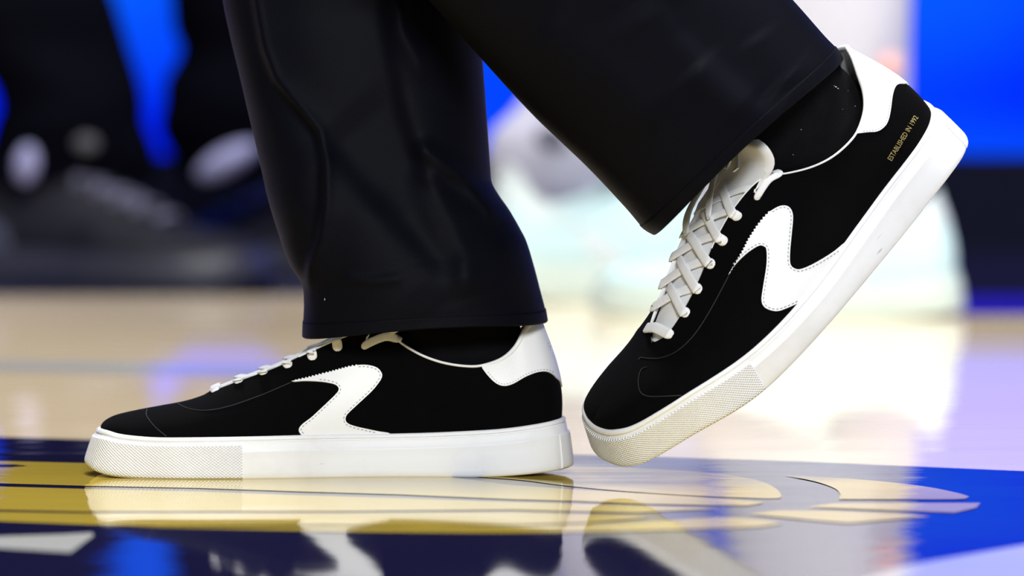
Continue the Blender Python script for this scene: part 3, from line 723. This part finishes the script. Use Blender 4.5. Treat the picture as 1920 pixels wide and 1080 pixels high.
def seg_d(px, py, poly):
    """signed distance to a polyline (positive on its right-hand side) and position along it 0..1"""
    best = None
    Q = np.stack([px, py], -1); D = np.full(px.shape, 1e9); S_ = np.zeros(px.shape); U = np.zeros(px.shape)
    L = sum(np.hypot(b[0] - a[0], b[1] - a[1]) for a, b in zip(poly[:-1], poly[1:])); acc = 0
    for a, b in zip(poly[:-1], poly[1:]):
        a, b = np.array(a, float), np.array(b, float); d = b - a; l = np.hypot(*d); t = np.clip(((Q - a) @ d) / l**2, 0, 1)
        v = Q - (a + t[..., None] * d); dist = np.hypot(v[..., 0], v[..., 1]); cr_ = d[0] * (Q[..., 1] - a[1]) - d[1] * (Q[..., 0] - a[0])
        m = dist < D; D = np.where(m, dist, D); S_ = np.where(m, np.sign(cr_), S_); U = np.where(m, (acc + t * l) / L, U); acc += l
    return D, S_, U
def trouser_leg(name, rows, folds, wob=0, n_rows=230, hem_band=True, K=200, hemrows=None):
    rows = np.array(rows, float)   # Lx,Ly,Rx,Ry,Yc,half depth,bow
    L = np.concatenate([[0], np.cumsum([np.hypot(*( (rows[i+1,:2]+rows[i+1,2:4]) - (rows[i,:2]+rows[i,2:4])) / 2) for i in range(len(rows) - 1)])])
    u = np.linspace(0, 1, n_rows) ** 1.55 * L[-1]
    D_ = cr(rows, 900); Ld = np.concatenate([[0], np.cumsum(np.hypot(*np.diff((D_[:, :2] + D_[:, 2:4]) / 2, axis=0).T))])
    Rr = np.stack([np.interp(u * Ld[-1] / L[-1], Ld, D_[:, k]) for k in range(7)], 1)
    V = np.zeros((n_rows, K, 3)); PXY = np.zeros((n_rows, K, 2)); nearw = np.zeros((n_rows, K))
    ph = np.linspace(0, 2 * math.pi, K, endpoint=False)
    for i, (lx, ly, rx, ry, yc, hd, bow) in enumerate(Rr):
        A = P(lx, ly, yc); B = P(rx, ry, yc); c0 = (A + B) / 2; h = (B - A) / 2
        cx = np.sign(np.cos(ph)) * np.abs(np.cos(ph)) ** .88; sy = np.sign(np.sin(ph)) * np.abs(np.sin(ph)) ** .80
        ax = h / np.linalg.norm(h); perp = np.array([-ax[2], 0, ax[0]])
        V[i] = c0 + cx[:, None] * h + sy[:, None] * np.array([0, -hd, 0]) - (sy * (1 - cx**2))[:, None] * perp * bow * PX
        PXY[i] = PROJ(V[i]); nearw[i] = np.clip(sy * 1.6, 0, 1)
    d = np.zeros(nearw.shape)
    for typ, poly, w, h, *r in folds:
        D, S_, U = seg_d(PXY[..., 0], PXY[..., 1], poly); fade = np.clip(U / .12, 0, 1) * np.clip((1 - U) / .15, 0, 1) if not r else 1
        if typ == 'ridge': d += h * np.exp(-(D / w) ** 2) * fade
        elif typ == 'step': d += h * np.tanh(D * S_ / w) * np.exp(-(D / (w * 9)) ** 2) * fade
    V[..., 1] -= d * nearw * .001
    far = 1 - np.clip(nearw * 4, 0, 1)
    V[..., 1] += .003 * np.sin(PXY[..., 0] * .03) * far
    Vf = V.reshape(-1, 3)
    o = mesh(name, Vf, grid_faces(n_rows, K, True), M['trouser'], person, org=PO)
    b = bmesh.new(); b.from_mesh(o.data); bmesh.ops.recalc_face_normals(b, faces=b.faces); b.to_mesh(o.data); b.free()
    md = o.modifiers.new('cloth', 'SOLIDIFY'); md.thickness = .0022; md.offset = -1
    # hem band: turned-up cloth, proud of the leg
    hb = [k for k in range(n_rows) if u[k] <= 26][-1] + 1
    Nn = []
    c = V[:hb].mean(1, keepdims=True); out = V[:hb] - c; out /= np.linalg.norm(out, axis=2)[..., None]
    W1 = V[:hb] + out * .0005; lo = V[0] + out[0] * -.0028; ax0 = (V[3].mean(0) - V[0].mean(0)); ax0 /= np.linalg.norm(ax0)
    HV = np.concatenate([[V[0] - out[0] * .003 - ax0 * .0004], [V[0] - ax0 * .0008], W1[:1], W1[1:], [V[hb - 1] - out[-1] * .0006]])
    mesh('hem', HV.reshape(-1, 3), grid_faces(len(HV), K, True), M['trouser'], o, org=PO, weld=1e-7)
    return o
f_front = [
 ('step', [(468,-60),(472,0),(488,90),(510,150),(555,205),(592,250),(604,300),(603,380),(594,440),(578,485),(570,520),(571,600)], 3.5, -4.0, 1),
 ('ridge', [(478,-60),(482,0),(498,88),(520,146),(565,200),(602,245),(615,300),(614,380),(604,445),(588,488),(580,520),(580,560)], 7, 1.6, 1),
 ('step', [(590,250),(660,330),(740,420),(820,500),(860,545)], 22, 4.5),
 ('ridge', [(735,-80),(755,60),(785,110),(800,160)], 22, 6),
 ('ridge', [(780,260),(800,285),(840,310),(880,345),(915,380),(940,420)], 17, 7),
 ('ridge', [(795,300),(800,360),(830,440),(860,500),(875,560)], 30, 6),
 ('step', [(715,-60),(725,60),(750,200),(780,300),(830,400),(862,480),(868,580)], 16, -4.5),
 ('ridge', [(640,520),(700,528),(760,520)], 10, 2.0),
]
f_rear = [
 ('step', [(1230,-20),(1275,60),(1330,115),(1380,160),(1430,205),(1455,222)], 14, 3.5),
 ('ridge', [(1300,120),(1350,175),(1400,215)], 42, 3.5),
 ('ridge', [(1000,60),(1120,150),(1230,250)], 60, 5),
 ('ridge', [(1420,60),(1460,120),(1490,160)], 36, 2.2),
]
front_rows = [(568,629,1026,600,6.06,.074,-12),(569,600,1022,578,6.06,.074,-6),(570,565,1012,540,6.06,.075,0),(566,532,1003,505,6.06,.075,0),(541,490,988,455,6.062,.075,0),(520,430,973,425,6.065,.075,0),(509,395,955,394,6.067,.075,0),
 (500,362,936,367,6.07,.075,0),(493,330,923,343,6.073,.0755,0),(486,300,920,318,6.075,.076,0),(470,230,914,235,6.08,.077,0),(449,140,907,140,6.085,.078,0),(430,60,900,50,6.09,.079,0),(416,-10,896,-20,6.095,.08,0),(395,-160,890,-180,6.10,.08,0),
 (375,-450,900,-480,6.11,.08,0),(420,-900,1000,-920,6.12,.085,0),(470,-1300,1080,-1320,6.12,.09,0),(480,-1700,1150,-1700,6.10,.095,0)]
rear_rows = [(1224,438,1579,108,6.005,.082,-14),(1203,424,1568,90,6.003,.082,-8),(1170,386,1545,66,6.0,.082,0),(1100,312,1483,-4,5.992,.081,0),(1000,216,1395,-95,5.98,.08,0),(905,113,1310,-185,5.965,.08,0),(805,1,1220,-275,5.955,.08,0),
 (700,-120,1120,-380,5.945,.08,0),(570,-300,1030,-530,5.94,.082,0),(490,-520,980,-700,5.94,.085,0),(480,-900,1040,-920,5.94,.09,0),(500,-1300,1100,-1320,5.95,.095,0),(490,-1700,1150,-1700,5.97,.10,0)]
t1 = trouser_leg('trouser_leg', front_rows, f_front)
t2 = trouser_leg('trouser_leg', rear_rows, f_rear)
# white fleck on the front leg above the hem
ok, hit, nrm, _ = t1.ray_cast(Vector(np.array([0, 0, CAMH]) - np.array(PO)), Vector((lambda d: d / np.linalg.norm(d))(P(609, 561, 6.0) - np.array([0, 0, CAMH]))))
if ok:
    b = bmesh.new(); bmesh.ops.create_icosphere(b, subdivisions=1, radius=1.0 / 2880, matrix=Matrix.Translation(hit) @ Matrix.Diagonal((.8, .5, 2.6, 1)))
    me = bpy.data.meshes.new('lint'); b.to_mesh(me); b.free(); me.materials.append(M['lint']); link(bpy.data.objects.new('lint', me), person)['kind'] = 'stuff'

# ---------------------------------------------------------------- people and shoes behind, out of focus
def leg(name, rows, mat, parent, org, K=40, n=60):
    Rr = cr(np.array(rows, float), n); V = []
    ph = np.linspace(0, 2 * math.pi, K, endpoint=False)
    for lx, ly, rx, ry, yc, hd in Rr:
        A = P(lx, ly, yc); B = P(rx, ry, yc)
        V.append((A + B) / 2 + np.cos(ph)[:, None] * (B - A) / 2 + np.sin(ph)[:, None] * np.array([0, -hd, 0]) + (.003 * np.sin(ph * 3 + lx * .02))[:, None] * np.array([0, 1, 0]))
    o = mesh(name, np.array(V).reshape(-1, 3), grid_faces(n, K, True) + [tuple(range(K)), tuple(reversed(range((n - 1) * K, n * K)))], mat, parent, org=org)
    b = bmesh.new(); b.from_mesh(o.data); bmesh.ops.recalc_face_normals(b, faces=b.faces); b.to_mesh(o.data); b.free()
    return o
M['w_cloth'] = simple('white_sports_trousers', (.53, .53, .60), .85, .2, .1, .3, 300, .04, 6)
M['g_cloth'] = simple('lavender_grey_tights', (.55, .55, .68), .85, .2, .1, .3, 300, .08, 6)
M['d_cloth'] = simple('dark_suit_trousers', (.003, .0032, .006), .9, .0, .0, .3, 300, .2, 6)
mint = {'suede': simple('mint_knit', (.52, .70, .72), .7, .3, var=.10, vscale=25), 'leather': simple('mint_white_overlay', (.58, .66, .67), .5), 'rubber': simple('mint_white_sole', (.54, .63, .58), .5, var=.04, vscale=10),
        'rubber_toe': simple('mint_white_toe', (.56, .64, .62), .5), 'tongue': simple('mint_tongue', (.55, .75, .78), .8), 'lining': simple('mint_lining', (.5, .7, .7), .8)}
dark = {'suede': simple('charcoal_upper', (.008, .008, .014), .7, .2, var=.4, vscale=30), 'leather': simple('slate_overlay', (.05, .052, .09), .5), 'rubber': simple('slate_sole', (.026, .026, .042), .5, var=.3, vscale=15),
        'rubber_toe': simple('slate_toe', (.05, .05, .075), .5), 'tongue': simple('charcoal_tongue', (.03, .03, .045), .8), 'lining': simple('charcoal_lining', (.02, .02, .03), .8), 'lace': simple('slate_lace', (.14, .14, .22), .8)}
def far_shoe(yaw, loc, mats, label, group, near='lat', scale=1.0):
    s_ = Sneaker('sneaker', pose(yaw, 0, 0, loc), near, None, None, scale, mats, label, group, nt=91, nv=13, na=70)
    s_.sole(); s_.upper(); s_.lining(); s_.binding(); s_.tongue(); 
    tvz = [(float(a), float(b)) for a, b in zip(*[[.62,.66,.72,.80,.84,.80,.74,.76,.72,.66], [.0,.35,.62,.66,.75,.80,.70,.45,.0,.0]])]
    s_.patch('side_patch', 'leather', np.array(tvz)[::-1], 2.4, step=14, split=True)
    t0 = s_.tt(900); s_.patch('heel_tab', 'leather', np.vstack([[(t, .6 if t > t0 + .03 else .95) for t in np.linspace(t0, 1, 12)], [(1, .8), (1, 1)], [(t, 1) for t in np.linspace(1, t0, 12)[1:]]]), 2.2, step=14)
    pe = [s_.near.at(s_.tt(x), .86) for x in (405, 455, 505, 555, 605, 655, 695)]
    pe = PROJ(s_.world(np.array(pe))); s_.laces([tuple(p) for p in pe], w=9, th=3)
    return s_
gB = 'pale mint sneakers of the person behind'
def floor_at(px, py, dz=0): g = G(px, py); return (g[0], g[1], dz)
far_shoe(math.radians(-6), floor_at(1455, 590), mint, 'pale mint sneaker behind the lifted heel, out of focus, pointing left', gB, 'lat', 1.0)
far_shoe(math.radians(196), floor_at(1260, 558), mint, 'pale mint sneaker between the two trouser legs, farther back, out of focus', gB, 'med', 1.12)
pB = empty('person', G(1400, 560), 'blurred person in white trousers behind the lifted sneaker', 'person')
oB = np.array(pB.location)
leg('trouser_leg', [(1310,430,1735,420,7.93,.06),(1310,330,1725,330,7.93,.07),(1350,240,1708,240,7.93,.07),(1365,120,1706,120,7.93,.07),(1400,0,1708,0,7.93,.07),(1465,-200,1715,-200,7.95,.08),(1440,-700,1715,-700,8.0,.09),(1350,-1400,1715,-1400,8.05,.10)], M['w_cloth'], pB, oB)
leg('trouser_leg', [(955,382,1320,402,8.15,.05),(918,335,1330,370,8.15,.055),(912,290,1335,320,8.15,.06),(926,245,1335,270,8.15,.065),(965,205,1335,215,8.15,.07),(1010,130,1340,130,8.15,.07),(1035,0,1365,0,8.15,.08),(1050,-300,1370,-300,8.13,.09),(1340,-800,1600,-800,8.1,.10),(1380,-1400,1650,-1400,8.08,.11)], M['g_cloth'], pB, oB)
v, f = box(-1, 1, -1, 1, -1, 1)
def blob(name, px, py, Y, rx, ry, rz, mat, parent, org, rot=0):
    b = bmesh.new(); bmesh.ops.create_uvsphere(b, u_segments=20, v_segments=12, radius=1); me = bpy.data.meshes.new(name)
    bmesh.ops.transform(b, matrix=Matrix.Translation(Vector(P(px, py, Y) - np.array(org))) @ Matrix.Rotation(rot, 4, 'Y') @ Matrix.Diagonal((rx, ry, rz, 1)), verts=b.verts)
    b.to_mesh(me); b.free(); me.polygons.foreach_set('use_smooth', [True] * len(me.polygons)); me.materials.append(mat); return link(bpy.data.objects.new(name, me), parent)
blob('dark_print', 1045, 262, 8.095, .020, .010, .011, simple('charcoal_print', (.10, .10, .14), .8), pB, oB, .3)
blob('red_print', 1668, 122, 7.865, .011, .006, .011, simple('pink_print', (.75, .42, .40), .8), pB, oB)
# dark-suited person on the left
pA = empty('person', G(200, 530), 'blurred person in black trousers behind the planted sneaker, crossed dark shoes', 'person')
oA = np.array(pA.location)
leg('trouser_leg', [(-60,345,285,345,8.32,.05),(-30,290,292,285,8.32,.06),(-12,230,272,230,8.32,.07),(-2,200,270,190,8.32,.07),(-20,150,262,150,8.32,.07),(-90,70,240,80,8.32,.07),(-130,0,215,0,8.32,.08),(-170,-200,150,-200,8.32,.09),(-150,-900,200,-900,8.3,.1),(-100,-1400,300,-1400,8.3,.1)], M['d_cloth'], pA, oA)
leg('trouser_leg', [(345,330,600,330,8.42,.05),(300,250,610,250,8.42,.06),(306,190,600,190,8.42,.07),(310,150,600,150,8.42,.07),(338,95,600,95,8.42,.07),(326,60,600,60,8.42,.07),(320,0,600,0,8.42,.08),(310,-200,600,-200,8.42,.09),(250,-900,560,-900,8.4,.1),(200,-1400,520,-1400,8.4,.1)], M['d_cloth'], pA, oA)
M['pale_sock'] = simple('pale_lavender_sock', (.24, .24, .42), .8)
blob('sock', 425, 302, 8.30, 0.031, .020, .0125, M['pale_sock'], pA, oA, -.5)
blob('sock', 50, 308, 8.20, .0105, .010, .0175, M['pale_sock'], pA, oA, .12)
blob('sock', 162, 270, 8.20, .011, .010, .008, simple('grey_sock', (.06, .06, .07), .8), pA, oA)
gA = 'dark shoes of the person in black trousers'
far_shoe(math.radians(180 - 28), floor_at(165, 532), dark, 'dark shoe at the far left behind, with a slate grey rim, out of focus', gA, 'med', 1.12)
far_shoe(math.radians(20), floor_at(560, 508), dark, 'dark shoe just left of the planted trouser leg, farther back, out of focus', gA, 'lat', 1.0)
